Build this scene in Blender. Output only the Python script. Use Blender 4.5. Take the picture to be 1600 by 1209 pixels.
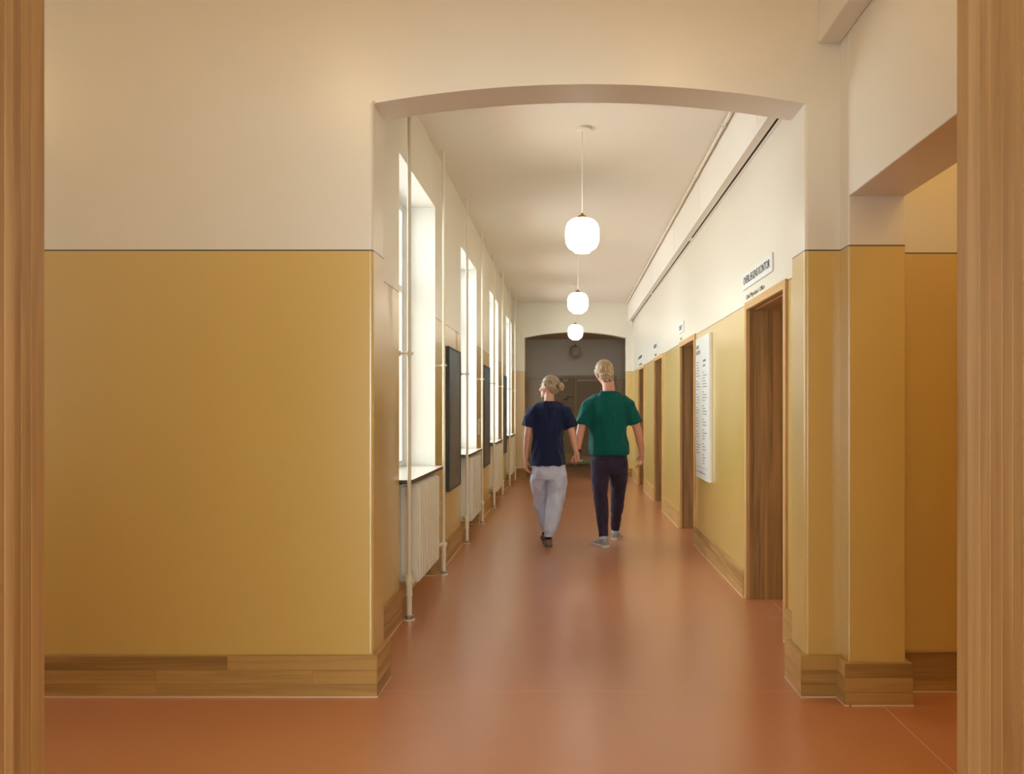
import bpy, bmesh, math, random
from mathutils import Vector, Matrix, noise
R = math.radians
scn = bpy.context.scene
for o in list(bpy.data.objects): bpy.data.objects.remove(o)
random.seed(4)

# ------------------------------------------------------------------ camera, sky, exposure
EYE = 1.35
cd = bpy.data.cameras.new('camera'); cam = bpy.data.objects.new('camera', cd)
scn.collection.objects.link(cam); scn.camera = cam
cam.location = (0, 0, EYE); cam.rotation_euler = (R(90), 0, 0)
cd.sensor_width = 36; cd.lens = 36 * 1250 / 1600
cd.shift_x = -88 / 1600; cd.shift_y = 35.5 / 1600
cd.clip_start = .05; cd.clip_end = 200

SKY = 13.0
w = bpy.data.worlds.new('sky'); scn.world = w; w.use_nodes = True
bg = w.node_tree.nodes['Background']
bg.inputs[0].default_value = (.90, .96, 1.0, 1); bg.inputs[1].default_value = SKY

scn.view_settings.view_transform = 'Standard'; scn.view_settings.look = 'None'
scn.view_settings.gamma = 1; scn.view_settings.use_curve_mapping = False
scn.view_settings.exposure = -0.10

LAMP_CORRIDOR = 7.0       # emission of the lit opal globes
FILL_HALL = 10.0          # unseen warm globes added to light hall, passage and rear room
WARM = (1.0, .66, .28)

def portal(name, loc, rot, sx, sy):
    l = bpy.data.lights.new(name, 'AREA'); l.shape = 'RECTANGLE'; l.size = sx; l.size_y = sy
    l.cycles.is_portal = True
    o = bpy.data.objects.new(name, l); scn.collection.objects.link(o)
    o.location = loc; o.rotation_euler = rot
    return o

# ------------------------------------------------------------------ dimensions
XL, XR = -1.085, 1.28           # corridor walls
YF, YFB = 3.78, 4.01            # arch wall front / back
YB = 15.83                      # far arch wall
CEIL = 3.47
BAND = 2.100                    # dark line between yellow and cream
WIN = [5.13 + 2.935 * i for i in range(4)]       # near edges of the four windows
WW = 1.39; SILL = .885; WTOP = 3.0; WX = -1.345   # window frame plane
DOORS = [(4.665, 5.75), (8.03, 9.14), (10.77, 11.88), (13.4, 14.5)]

# ------------------------------------------------------------------ materials
def nt(name):
    m = bpy.data.materials.new(name); m.use_nodes = True
    n = m.node_tree.nodes; b = n['Principled BSDF']
    return m, n, m.node_tree.links, b
def s2l(c): return tuple((x / 12.92 if x <= .04045 else ((x + .055) / 1.055) ** 2.4) for x in c)
def rgb(r, g, b): return s2l((r / 255, g / 255, b / 255)) + (1,)
def plain(name, col, rough=.5, metal=0, var=.04, bump=0, bscale=60, spec=.5):
    m, n, l, b = nt(name)
    tc = n.new('ShaderNodeTexCoord'); no = n.new('ShaderNodeTexNoise'); no.inputs['Scale'].default_value = 3
    no.inputs['Detail'].default_value = 4
    l.new(tc.outputs['Object'], no.inputs['Vector'])
    mx = n.new('ShaderNodeMix'); mx.data_type = 'RGBA'
    mx.inputs['A'].default_value = tuple(c * (1 - var) for c in col[:3]) + (1,)
    mx.inputs['B'].default_value = tuple(min(1, c * (1 + var)) for c in col[:3]) + (1,)
    l.new(no.outputs['Fac'], mx.inputs['Factor']); l.new(mx.outputs['Result'], b.inputs['Base Color'])
    b.inputs['Roughness'].default_value = rough; b.inputs['Metallic'].default_value = metal
    b.inputs['Specular IOR Level'].default_value = spec
    if bump:
        n2 = n.new('ShaderNodeTexNoise'); n2.inputs['Scale'].default_value = bscale
        l.new(tc.outputs['Object'], n2.inputs['Vector'])
        bp = n.new('ShaderNodeBump'); bp.inputs['Strength'].default_value = bump; bp.inputs['Distance'].default_value = .004
        l.new(n2.outputs['Fac'], bp.inputs['Height']); l.new(bp.outputs['Normal'], b.inputs['Normal'])
    return m
def two_tone(name, low, high, rlow=.30, rhigh=.6, line=.0065):
    """wall paint: satin ochre dado, thin dark line, matt cream above"""
    m, n, l, b = nt(name)
    g = n.new('ShaderNodeNewGeometry'); s = n.new('ShaderNodeSeparateXYZ'); l.new(g.outputs['Position'], s.inputs[0])
    def gt(v):
        q = n.new('ShaderNodeMath'); q.operation = 'GREATER_THAN'; q.inputs[1].default_value = v
        l.new(s.outputs['Z'], q.inputs[0]); return q.outputs[0]
    no = n.new('ShaderNodeTexNoise'); no.inputs['Scale'].default_value = .9; no.inputs['Detail'].default_value = 5
    l.new(g.outputs['Position'], no.inputs['Vector'])
    lm = n.new('ShaderNodeMix'); lm.data_type = 'RGBA'
    lm.inputs['A'].default_value = tuple(c * .955 for c in low[:3]) + (1,); lm.inputs['B'].default_value = tuple(min(1, c * 1.045) for c in low[:3]) + (1,)
    l.new(no.outputs['Fac'], lm.inputs['Factor'])
    a = n.new('ShaderNodeMix'); a.data_type = 'RGBA'; l.new(gt(BAND), a.inputs['Factor'])
    l.new(lm.outputs['Result'], a.inputs['A']); a.inputs['B'].default_value = (.012, .008, .006, 1)
    c = n.new('ShaderNodeMix'); c.data_type = 'RGBA'; l.new(gt(BAND + line), c.inputs['Factor'])
    l.new(a.outputs['Result'], c.inputs['A']); c.inputs['B'].default_value = high
    l.new(c.outputs['Result'], b.inputs['Base Color'])
    mr = n.new('ShaderNodeMapRange'); mr.inputs['To Min'].default_value = rlow; mr.inputs['To Max'].default_value = rhigh
    l.new(gt(BAND), mr.inputs['Value']); l.new(mr.outputs['Result'], b.inputs['Roughness'])
    b.inputs['Coat Weight'].default_value = .9; b.inputs['Coat Roughness'].default_value = .33; b.inputs['Coat IOR'].default_value = 1.9
    n2 = n.new('ShaderNodeTexNoise'); n2.inputs['Scale'].default_value = 35; n2.inputs['Detail'].default_value = 3
    l.new(g.outputs['Position'], n2.inputs['Vector'])
    bp = n.new('ShaderNodeBump'); bp.inputs['Strength'].default_value = .06; bp.inputs['Distance'].default_value = .004
    l.new(n2.outputs['Fac'], bp.inputs['Height']); l.new(bp.outputs['Normal'], b.inputs['Normal'])
    return m
def oak(name, axis, dark, light, rough=.42, scale=1.0, rnd=.35):
    """oak with grain along axis; tone differs from board to board"""
    m, n, l, b = nt(name)
    tc = n.new('ShaderNodeTexCoord'); oi = n.new('ShaderNodeObjectInfo')
    mp = n.new('ShaderNodeMapping'); sc = [14 * scale] * 3; sc['XYZ'.index(axis)] = .9 * scale
    mp.inputs['Scale'].default_value = sc
    ad = n.new('ShaderNodeVectorMath'); ad.operation = 'ADD'
    mu = n.new('ShaderNodeVectorMath'); mu.operation = 'SCALE'; mu.inputs['Scale'].default_value = 37
    cb = n.new('ShaderNodeCombineXYZ')
    for k in range(3): l.new(oi.outputs['Random'], cb.inputs[k])
    l.new(cb.outputs[0], mu.inputs[0]); l.new(tc.outputs['Object'], ad.inputs[0]); l.new(mu.outputs[0], ad.inputs[1])
    l.new(ad.outputs[0], mp.inputs['Vector'])
    n1 = n.new('ShaderNodeTexNoise'); n1.inputs['Scale'].default_value = 1; n1.inputs['Detail'].default_value = 6
    n1.inputs['Distortion'].default_value = .9; l.new(mp.outputs[0], n1.inputs['Vector'])
    mp2 = n.new('ShaderNodeMapping'); s2 = [90 * scale] * 3; s2['XYZ'.index(axis)] = 3 * scale; mp2.inputs['Scale'].default_value = s2
    l.new(ad.outputs[0], mp2.inputs['Vector'])
    n2 = n.new('ShaderNodeTexNoise'); n2.inputs['Detail'].default_value = 3; n2.inputs['Scale'].default_value = 1
    l.new(mp2.outputs[0], n2.inputs['Vector'])
    m1 = n.new('ShaderNodeMath'); m1.operation = 'MULTIPLY_ADD'; m1.inputs[1].default_value = .35; l.new(n2.outputs['Fac'], m1.inputs[0])
    l.new(n1.outputs['Fac'], m1.inputs[2])
    m2 = n.new('ShaderNodeMath'); m2.operation = 'MULTIPLY_ADD'; m2.inputs[1].default_value = rnd; l.new(oi.outputs['Random'], m2.inputs[0])
    l.new(m1.outputs[0], m2.inputs[2])
    cr = n.new('ShaderNodeValToRGB'); cr.color_ramp.elements[0].position = .45; cr.color_ramp.elements[1].position = .98 + rnd * .35
    cr.color_ramp.elements[0].color = dark; cr.color_ramp.elements[1].color = light
    l.new(m2.outputs[0], cr.inputs[0]); l.new(cr.outputs[0], b.inputs['Base Color'])
    b.inputs['Roughness'].default_value = rough
    bp = n.new('ShaderNodeBump'); bp.inputs['Strength'].default_value = .12; bp.inputs['Distance'].default_value = .002
    l.new(n2.outputs['Fac'], bp.inputs['Height']); l.new(bp.outputs['Normal'], b.inputs['Normal'])
    return m
def emis(name, col, strength):
    m, n, l, b = nt(name)
    b.inputs['Base Color'].default_value = (.9, .88, .82, 1)
    b.inputs['Emission Color'].default_value = tuple(col) + (1,); b.inputs['Emission Strength'].default_value = strength
    b.inputs['Roughness'].default_value = .2
    return m

OCHRE = rgb(212, 178, 94); CREAM = rgb(232, 225, 208)
M = {}
M['wall'] = two_tone('wall_paint', OCHRE, CREAM)
M['white_reveal'] = plain('white_reveal_paint', rgb(238, 236, 228), .55, var=.01)
M['ceiling'] = plain('ceiling_paint', rgb(234, 228, 216), .8, var=.01)
M['oak_x'] = oak('oak_grain_x', 'X', rgb(122, 90, 42), rgb(190, 148, 82))
M['oak_y'] = oak('oak_grain_y', 'Y', rgb(136, 98, 48), rgb(204, 162, 100))
M['oak_z'] = oak('oak_grain_z', 'Z', rgb(152, 112, 60), rgb(202, 162, 104))
M['oak_dark'] = oak('oak_jamb_grain', 'Z', rgb(110, 80, 42), rgb(184, 142, 88), rnd=.3)
M['oak_pale'] = oak('oak_casing_grain', 'Z', rgb(184, 138, 80), rgb(226, 186, 126), rnd=.1)
M['sealant'] = plain('sealant', rgb(226, 200, 172), .5)
M['seam'] = plain('weld_seam', rgb(222, 162, 126), .4)
M['steel'] = plain('brushed_steel', rgb(190, 184, 176), .28, metal=1)
M['pipe'] = plain('pipe_enamel', rgb(236, 226, 204), .35, var=.01)
M['radiator'] = plain('radiator_enamel', rgb(238, 230, 212), .32, var=.01)
M['knob'] = plain('cream_plastic', rgb(234, 220, 190), .35)
M['sill_top'] = plain('white_sill_laminate', rgb(232, 224, 214), .22, var=.01)
M['sill_edge'] = plain('brown_sill_edge', rgb(92, 62, 44), .5)
M['frame_black'] = plain('black_frame', (.006, .006, .007, 1), .35)
M['sign'] = plain('white_sign', rgb(234, 234, 230), .35, var=.005)
M['ink'] = plain('black_print', (.02, .02, .022, 1), .6)
M['grey_ink'] = plain('grey_print', (.12, .12, .125, 1), .6)
M['pale_ink'] = plain('pale_print', (.22, .23, .24, 1), .6)
M['brass'] = plain('brass', rgb(184, 140, 66), .3, metal=1)
M['cord'] = plain('white_cord', rgb(232, 228, 218), .5)
M['globe'] = emis('lit_opal_glass', (1.0, .91, .74), LAMP_CORRIDOR)
M['fill_globe'] = emis('warm_fill_glow', WARM, FILL_HALL)  # glow of the added out-of-view fill globes
M['globe_off'] = plain('unlit_opal_glass', rgb(206, 200, 186), .15)
M['slot'] = plain('slot_black', (.004, .004, .004, 1), .9)
M['door_grey'] = plain('taupe_door_paint', rgb(196, 178, 150), .45)
M['door_grey_light'] = plain('pale_taupe_paint', rgb(218, 204, 178), .45)
M['strip'] = plain('pale_closer_bar', rgb(240, 236, 226), .35)
M['yellow_plate'] = plain('yellow_plate', rgb(232, 206, 130), .4)
M['gap_light_green'] = plain('gap_light_green', rgb(150, 220, 130), .4)  # colour of the light showing under the far door
M['win_frame'] = plain('window_frame_paint', rgb(238, 238, 234), .4, var=.01)

def floor_mat():
    m, n, l, b = nt('terracotta_linoleum')
    g = n.new('ShaderNodeNewGeometry')
    n1 = n.new('ShaderNodeTexNoise'); n1.inputs['Scale'].default_value = 1.3; n1.inputs['Detail'].default_value = 4
    n2 = n.new('ShaderNodeTexNoise'); n2.inputs['Scale'].default_value = 60; n2.inputs['Detail'].default_value = 4
    for q in (n1, n2): l.new(g.outputs['Position'], q.inputs['Vector'])
    mx = n.new('ShaderNodeMix'); mx.data_type = 'RGBA'
    mx.inputs['A'].default_value = rgb(190, 120, 80); mx.inputs['B'].default_value = rgb(206, 136, 94)
    ad = n.new('ShaderNodeMath'); ad.operation = 'MULTIPLY_ADD'; ad.inputs[1].default_value = .25
    l.new(n2.outputs['Fac'], ad.inputs[0]); l.new(n1.outputs['Fac'], ad.inputs[2]); l.new(ad.outputs[0], mx.inputs['Factor'])
    l.new(mx.outputs['Result'], b.inputs['Base Color'])
    mr = n.new('ShaderNodeMapRange'); mr.inputs['To Min'].default_value = .30; mr.inputs['To Max'].default_value = .40
    l.new(n1.outputs['Fac'], mr.inputs['Value']); l.new(mr.outputs['Result'], b.inputs['Roughness'])
    b.inputs['Coat Weight'].default_value = .9; b.inputs['Coat Roughness'].default_value = .27; b.inputs['Coat IOR'].default_value = 1.65
    bp = n.new('ShaderNodeBump'); bp.inputs['Strength'].default_value = .05; bp.inputs['Distance'].default_value = .002
    l.new(n2.outputs['Fac'], bp.inputs['Height']); l.new(bp.outputs['Normal'], b.inputs['Normal'])
    return m
M['floor'] = floor_mat()
def glass_mat():
    m, n, l, b = nt('window_glass')
    n.remove(b); out = [q for q in n if q.type == 'OUTPUT_MATERIAL'][0]
    t = n.new('ShaderNodeBsdfTransparent'); t.inputs[0].default_value = (.93, .96, .95, 1)
    gl = n.new('ShaderNodeBsdfGlossy'); gl.inputs['Roughness'].default_value = .02
    lw = n.new('ShaderNodeFresnel'); lw.inputs['IOR'].default_value = 1.35
    mx = n.new('ShaderNodeMixShader'); l.new(lw.outputs[0], mx.inputs[0]); l.new(t.outputs[0], mx.inputs[1]); l.new(gl.outputs[0], mx.inputs[2])
    l.new(mx.outputs[0], out.inputs[0]); return m
M['glass'] = glass_mat()
def painting_mat():
    m, n, l, b = nt('dusky_print')
    tc = n.new('ShaderNodeTexCoord'); mp = n.new('ShaderNodeMapping'); mp.inputs['Scale'].default_value = (1, 5, 1.6)
    l.new(tc.outputs['Object'], mp.inputs['Vector'])
    no = n.new('ShaderNodeTexNoise'); no.inputs['Scale'].default_value = 1.4; no.inputs['Detail'].default_value = 6
    l.new(mp.outputs[0], no.inputs['Vector'])
    s = n.new('ShaderNodeSeparateXYZ'); l.new(tc.outputs['Object'], s.inputs[0])
    cr = n.new('ShaderNodeValToRGB')
    e = cr.color_ramp.elements; e[0].position = .0; e[0].color = rgb(98, 100, 106); e[1].position = 1; e[1].color = rgb(66, 92, 120)
    q = e.new(.45); q.color = rgb(88, 114, 138)
    mr = n.new('ShaderNodeMapRange'); mr.inputs['From Min'].default_value = .6; mr.inputs['From Max'].default_value = 1.9
    l.new(s.outputs['Z'], mr.inputs['Value']); l.new(mr.outputs['Result'], cr.inputs[0])
    mx = n.new('ShaderNodeMix'); mx.data_type = 'RGBA'; mx.inputs['B'].default_value = rgb(96, 76, 70)
    th = n.new('ShaderNodeMapRange'); th.inputs['From Min'].default_value = .5; th.inputs['From Max'].default_value = .66
    l.new(no.outputs['Fac'], th.inputs['Value']); l.new(th.outputs['Result'], mx.inputs['Factor']); l.new(cr.outputs[0], mx.inputs['A'])
    l.new(mx.outputs['Result'], b.inputs['Base Color']); b.inputs['Roughness'].default_value = .4; b.inputs['Specular IOR Level'].default_value = .3
    return m
M['painting'] = painting_mat()

# ------------------------------------------------------------------ helpers
OFF = {}
def box(bm, x0, x1, y0, y1, z0, z1, mi=0):
    vs = [bm.verts.new((x, y, z)) for x in (x0, x1) for y in (y0, y1) for z in (z0, z1)]
    fs = []
    for f in ((0, 1, 3, 2), (4, 6, 7, 5), (0, 4, 5, 1), (2, 3, 7, 6), (0, 2, 6, 4), (1, 5, 7, 3)):
        q = bm.faces.new([vs[i] for i in f]); q.material_index = mi; fs.append(q)
    return fs
def frame_of(t):
    t = t.normalized(); up = Vector((0, 0, 1)) if abs(t.z) < .9 else Vector((0, 1, 0))
    a = t.cross(up).normalized(); return a, a.cross(t).normalized()
def tube(bm, pts, rad, n=14, flat=None, caps=True, ref=None):
    """loft of rings along pts; rad per point; flat = second radius per point (along frame b)"""
    pts = [Vector(p) for p in pts]; rings = []
    a = b = None
    for i, p in enumerate(pts):
        t = (pts[min(i + 1, len(pts) - 1)] - pts[max(i - 1, 0)]).normalized()
        if ref is not None:
            b = Vector(ref); b = (b - t * b.dot(t)).normalized(); a = t.cross(b).normalized()
        elif a is None: a, b = frame_of(t)
        else:
            a = (a - t * a.dot(t)).normalized(); b = a.cross(t).normalized()
        r = rad[i]; f = flat[i] if flat else r
        rings.append([bm.verts.new(p + a * (math.cos(2 * math.pi * k / n) * r) + b * (math.sin(2 * math.pi * k / n) * f)) for k in range(n)])
    for i in range(len(rings) - 1):
        for k in range(n):
            bm.faces.new((rings[i][k], rings[i][(k + 1) % n], rings[i + 1][(k + 1) % n], rings[i + 1][k]))
    if caps:
        bm.faces.new(rings[0][::-1]); bm.faces.new(rings[-1])
def rings(bm, rows, n=32, ex=2.0):
    """stack of horizontal super-ellipses (cx, cy, z, rx, ry)"""
    rr = []
    for cx, cy, z, rx, ry in rows:
        r = []
        for k in range(n):
            t = 2 * math.pi * k / n; c, s = math.cos(t), math.sin(t)
            r.append(bm.verts.new((cx + rx * math.copysign(abs(c) ** (2 / ex), c), cy + ry * math.copysign(abs(s) ** (2 / ex), s), z)))
        rr.append(r)
    for i in range(len(rr) - 1):
        for k in range(n): bm.faces.new((rr[i][k], rr[i][(k + 1) % n], rr[i + 1][(k + 1) % n], rr[i + 1][k]))
    bm.faces.new(rr[0][::-1]); bm.faces.new(rr[-1])
def ball(bm, c, r, M3=None, u=20, v=12):
    c = Vector(c); r = Vector(r) if hasattr(r, '__len__') else Vector((r, r, r))
    M3 = M3 or Matrix.Identity(3)
    g = bmesh.ops.create_uvsphere(bm, u_segments=u, v_segments=v, radius=1)
    for q in g['verts']:
        q.co = c + M3 @ Vector((q.co.x * r.x, q.co.y * r.y, q.co.z * r.z))
def lathe(bm, prof, cx, cy, n=32):
    """profile (r, z) turned about the vertical through cx, cy"""
    rr = []
    for r, z in prof:
        rr.append([bm.verts.new((cx + r * math.cos(2 * math.pi * k / n), cy + r * math.sin(2 * math.pi * k / n), z)) for k in range(n)])
    for i in range(len(rr) - 1):
        for k in range(n): bm.faces.new((rr[i][k], rr[i][(k + 1) % n], rr[i + 1][(k + 1) % n], rr[i + 1][k]))
    bm.faces.new(rr[0][::-1]); bm.faces.new(rr[-1])
def obj(name, bm, mats, parent=None, smooth=False, bevel=0, norm=True):
    if norm: bmesh.ops.recalc_face_normals(bm, faces=bm.faces)
    me = bpy.data.meshes.new(name)
    off = OFF.get(parent.name, Vector()) if parent else Vector()
    for v in bm.verts: v.co -= off
    bm.to_mesh(me); bm.free()
    if not isinstance(mats, (list, tuple)): mats = [mats]
    for m in mats: me.materials.append(m)
    if smooth:
        for p in me.polygons: p.use_smooth = True
    o = bpy.data.objects.new(name, me); scn.collection.objects.link(o)
    if parent: o.parent = parent; OFF[o.name] = off
    if bevel:
        b = o.modifiers.new('bevel', 'BEVEL'); b.width = bevel; b.segments = 2; b.limit_method = 'ANGLE'
    if smooth == 'auto':
        try:
            e = o.modifiers.new('edges', 'EDGE_SPLIT'); e.split_angle = R(38)
        except Exception: pass
    return o
def bx(name, x0, x1, y0, y1, z0, z1, mat, parent=None, bevel=0):
    bm = bmesh.new(); box(bm, x0, x1, y0, y1, z0, z1); return obj(name, bm, mat, parent, bevel=bevel)
def thing(name, label, cat, loc, group=None):
    o = bpy.data.objects.new(name, None); scn.collection.objects.link(o); o.location = loc
    o.empty_display_size = .1
    OFF[o.name] = Vector(loc); o['label'] = label; o['category'] = cat
    if group: o['group'] = group
    return o
def struct(o, label=None):
    o['kind'] = 'structure'
    if label: o['label'] = label
    return o
def sroot(name, loc=(0, 0, 0), label=None):
    o = bpy.data.objects.new(name, None); scn.collection.objects.link(o); o.location = loc; OFF[o.name] = Vector(loc)
    return struct(o, label)
def text(s, size, xs, bold, to_world, thick=.0012):
    """flat lettering: glyphs turned into a thin mesh; to_world maps (x, y, z) of the text plane"""
    cu = bpy.data.curves.new('lettering', 'FONT'); cu.body = s; cu.size = size; cu.offset = bold; cu.extrude = thick / 2
    cu.resolution_u = 3
    o = bpy.data.objects.new('lettering', cu); scn.collection.objects.link(o)
    dg = bpy.context.evaluated_depsgraph_get(); me = bpy.data.meshes.new_from_object(o.evaluated_get(dg))
    bpy.data.objects.remove(o); bm = bmesh.new(); bm.from_mesh(me); bpy.data.meshes.remove(me)
    w_ = max([v.co.x for v in bm.verts] or [1])
    for v in bm.verts: v.co = Vector(to_world(v.co.x * xs, v.co.y, v.co.z))
    return bm, w_ * xs

# ------------------------------------------------------------------ floor and ceilings
fl = struct(bx('floor', -5.0, 4.2, -5.2, 20.4, -.1, 0, M['floor']))
for x0, x1, y0, y1 in ((1.433, 1.4375, 1.6, 5.6), (-.9, 1.09, 3.839, 3.8415), (-.86, 1.14, 15.93, 15.935), (1.30, 1.60, 5.205, 5.209)):
    bx('seam', x0, x1, y0, y1, -.002, .0006, M['seam'], fl)
struct(bx('ceiling', XL - .5, XR + .5, YFB - .02, YB + .02, CEIL, CEIL + .1, M['ceiling']))
struct(bx('ceiling_hall', -5.0, 4.2, -5.2, YFB - .03, 3.62, 3.72, M['ceiling']))
struct(bx('ceiling_far', -2.2, 2.6, YB + .22, 20.4, 3.07, 3.17, M['ceiling']))

# ------------------------------------------------------------------ arch walls
def arch_wall(name, x0, x1, y0, y1, ztop, a0, a1, zs, zp, mat, bev=.014, seg=28):
    """wall with an opening a0..a1 under a segmental arch springing at zs, crown zp; jamb corners rounded"""
    bm = bmesh.new(); cx = (a0 + a1) / 2; h = (a1 - a0) / 2; s = zp - zs; r = (h * h + s * s) / (2 * s); cz = zp - r
    arc = []
    for i in range(seg + 1):
        x = a0 + (a1 - a0) * i / seg; arc.append((x, cz + math.sqrt(max(r * r - (x - cx) ** 2, 0))))
    fr = []
    for y in (y0, y1):
        low_l = [bm.verts.new((x0, y, 0)), bm.verts.new((a0, y, 0))]
        av = [bm.verts.new((x, y, z)) for x, z in arc]
        low_r = [bm.verts.new((a1, y, 0)), bm.verts.new((x1, y, 0))]
        tl = bm.verts.new((x0, y, ztop)); tr = bm.verts.new((x1, y, ztop))
        tv = [bm.verts.new((x, y, ztop)) for x, z in arc]
        ml = bm.verts.new((x0, y, arc[0][1])); mr = bm.verts.new((x1, y, arc[-1][1]))
        fr.append(dict(ll=low_l, av=av, lr=low_r, tl=tl, tr=tr, tv=tv, ml=ml, mr=mr))
        bm.faces.new((low_l[0], low_l[1], av[0], ml)); bm.faces.new((ml, av[0], tv[0], tl))
        bm.faces.new((low_r[0], low_r[1], mr, av[-1])); bm.faces.new((av[-1], mr, tr, tv[-1]))
        for i in range(seg): bm.faces.new((av[i], av[i + 1], tv[i + 1], tv[i]))
    f, b = fr
    def q(a, c): bm.faces.new((a[0], a[1], c[1], c[0]))
    q((f['ll'][1], f['av'][0]), (b['ll'][1], b['av'][0])); q((f['lr'][0], f['av'][-1]), (b['lr'][0], b['av'][-1]))
    for i in range(seg): q((f['av'][i], f['av'][i + 1]), (b['av'][i], b['av'][i + 1]))
    for u, v in (((f['ll'][0], f['ml']), (b['ll'][0], b['ml'])), ((f['ml'], f['tl']), (b['ml'], b['tl'])),
                 ((f['lr'][1], f['mr']), (b['lr'][1], b['mr'])), ((f['mr'], f['tr']), (b['mr'], b['tr']))): q(u, v)
    bmesh.ops.recalc_face_normals(bm, faces=bm.faces)
    ed = [e for e in bm.edges if all(abs(v.co.x - a) < 1e-5 for v in e.verts for a in [a0 if abs(e.verts[0].co.x - a0) < 1e-5 else a1]) and abs(e.verts[0].co.y - e.verts[1].co.y) < 1e-6 and min(v.co.z for v in e.verts) < .01]
    bmesh.ops.bevel(bm, geom=ed, offset=bev, segments=4, profile=.5, affect='EDGES')
    return struct(obj(name, bm, mat))
arch_wall('wall_front', -5.0, 1.285, YF, YFB, 3.62, -.922, 1.118, 2.797, 2.888, M['wall'], bev=.016)
arch_wall('wall_back', -2.3, 2.7, YB, YB + .22, 3.6, -.861, 1.14, 2.775, 2.885, M['wall'], bev=.008)

# ------------------------------------------------------------------ left corridor wall with niches, right wall with door openings
bm = bmesh.new(); T = -1.55
edges = [YFB] + [e for a in WIN for e in (a, a + WW)] + [YB]
for i in range(0, len(edges), 2): box(bm, T, XL, edges[i], edges[i + 1], 0, CEIL)
for a in WIN:
    box(bm, T, XL, a, a + WW, WTOP, CEIL)
    box(bm, T, -1.21, a, a + WW, 0, SILL - .012, 1)
for f in bm.faces:                                   # plastered reveals and soffits of the windows are white
    n_ = f.normal if f.normal.length else None
bmesh.ops.recalc_face_normals(bm, faces=bm.faces)
for f in bm.faces:
    c = f.calc_center_median()
    if abs(f.normal.y) > .9 and YFB + .1 < c.y < YB - .1: f.material_index = 1
    if f.normal.z < -.9 and abs(c.z - WTOP) < .01: f.material_index = 1
struct(obj('wall_left', bm, [M['wall'], M['white_reveal']], norm=False))

bm = bmesh.new(); TR = 1.66
ed = [YFB] + [e for a, b_ in DOORS for e in (a + .03, b_ - .03)] + [YB]
for i in range(0, len(ed), 2): box(bm, XR, TR, ed[i], ed[i + 1], 0, CEIL)
for a, b_ in DOORS: box(bm, XR, TR, a + .03, b_ - .03, 2.085, CEIL)
struct(obj('wall_right', bm, M['wall']))

# cross hall: right side wall with the passage opening, far side of the passage, and the unseen shell
bm = bmesh.new()
box(bm, 1.285, 1.547, 3.67, 3.99, 0, 3.62)
box(bm, 1.285, 1.547, 2.0, 3.67, 2.33, 3.62)
box(bm, 1.285, 1.547, 1.5, 2.0, 0, 3.62)
struct(obj('wall_side', bm, M['wall'], bevel=.006))
struct(bx('wall_passage', 1.547, 4.2, 3.85, 4.0, 0, 3.62, M['wall']))
struct(bx('wall_passage_end', 4.2, 4.3, 1.2, 4.0, 0, 3.62, M['wall']))
bm = bmesh.new()                                     # wall the photographer's doorway is cut through
box(bm, -5.0, -1.01, 1.1, 1.46, 0, 3.62); box(bm, .755, 4.2, 1.1, 1.46, 0, 3.62); box(bm, -1.01, .755, 1.1, 1.46, 2.78, 3.62)
struct(obj('wall_near', bm, M['wall']))
bm = bmesh.new()                                     # left end of the cross hall, unseen opening added to let daylight in
box(bm, -5.3, -5.0, 1.47, 2.15, 0, 3.62); box(bm, -5.3, -5.0, 3.05, 3.78, 0, 3.62)
box(bm, -5.3, -5.0, 2.15, 3.05, 0, .9); box(bm, -5.3, -5.0, 2.15, 3.05, 2.7, 3.62)
struct(obj('wall_hall_end', bm, M['wall']))
bm = bmesh.new()                                     # room behind the camera, window opening added for fill light
box(bm, -3.3, -3.2, -3.2, 1.1, 0, 3.62); box(bm, 3.2, 3.3, -3.2, 1.1, 0, 3.62)
box(bm, -3.3, -1.9, -3.3, -3.2, 0, 3.62); box(bm, 1.9, 3.3, -3.3, -3.2, 0, 3.62)
box(bm, -1.9, 1.9, -3.3, -3.2, 0, .5); box(bm, -1.9, 1.9, -3.3, -3.2, 2.6, 3.62)
struct(obj('wall_rear', bm, M['wall']))
bm = bmesh.new()                                     # lobby beyond the far arch
box(bm, -2.3, -2.2, YB + .22, 19.6, 0, 3.2); box(bm, 2.6, 2.7, YB + .22, 19.6, 0, 3.2)
box(bm, -2.3, -.57, 19.6, 19.8, 0, 3.2); box(bm, 1.16, 2.7, 19.6, 19.8, 0, 3.2); box(bm, -.57, 1.16, 19.6, 19.8, 2.17, 3.2)
box(bm, -2.3, 2.7, 19.8, 19.95, 0, 3.2)  # added slab behind the doors, stops sky light leaking round them
struct(obj('wall_far', bm, M['wall']))

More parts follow.
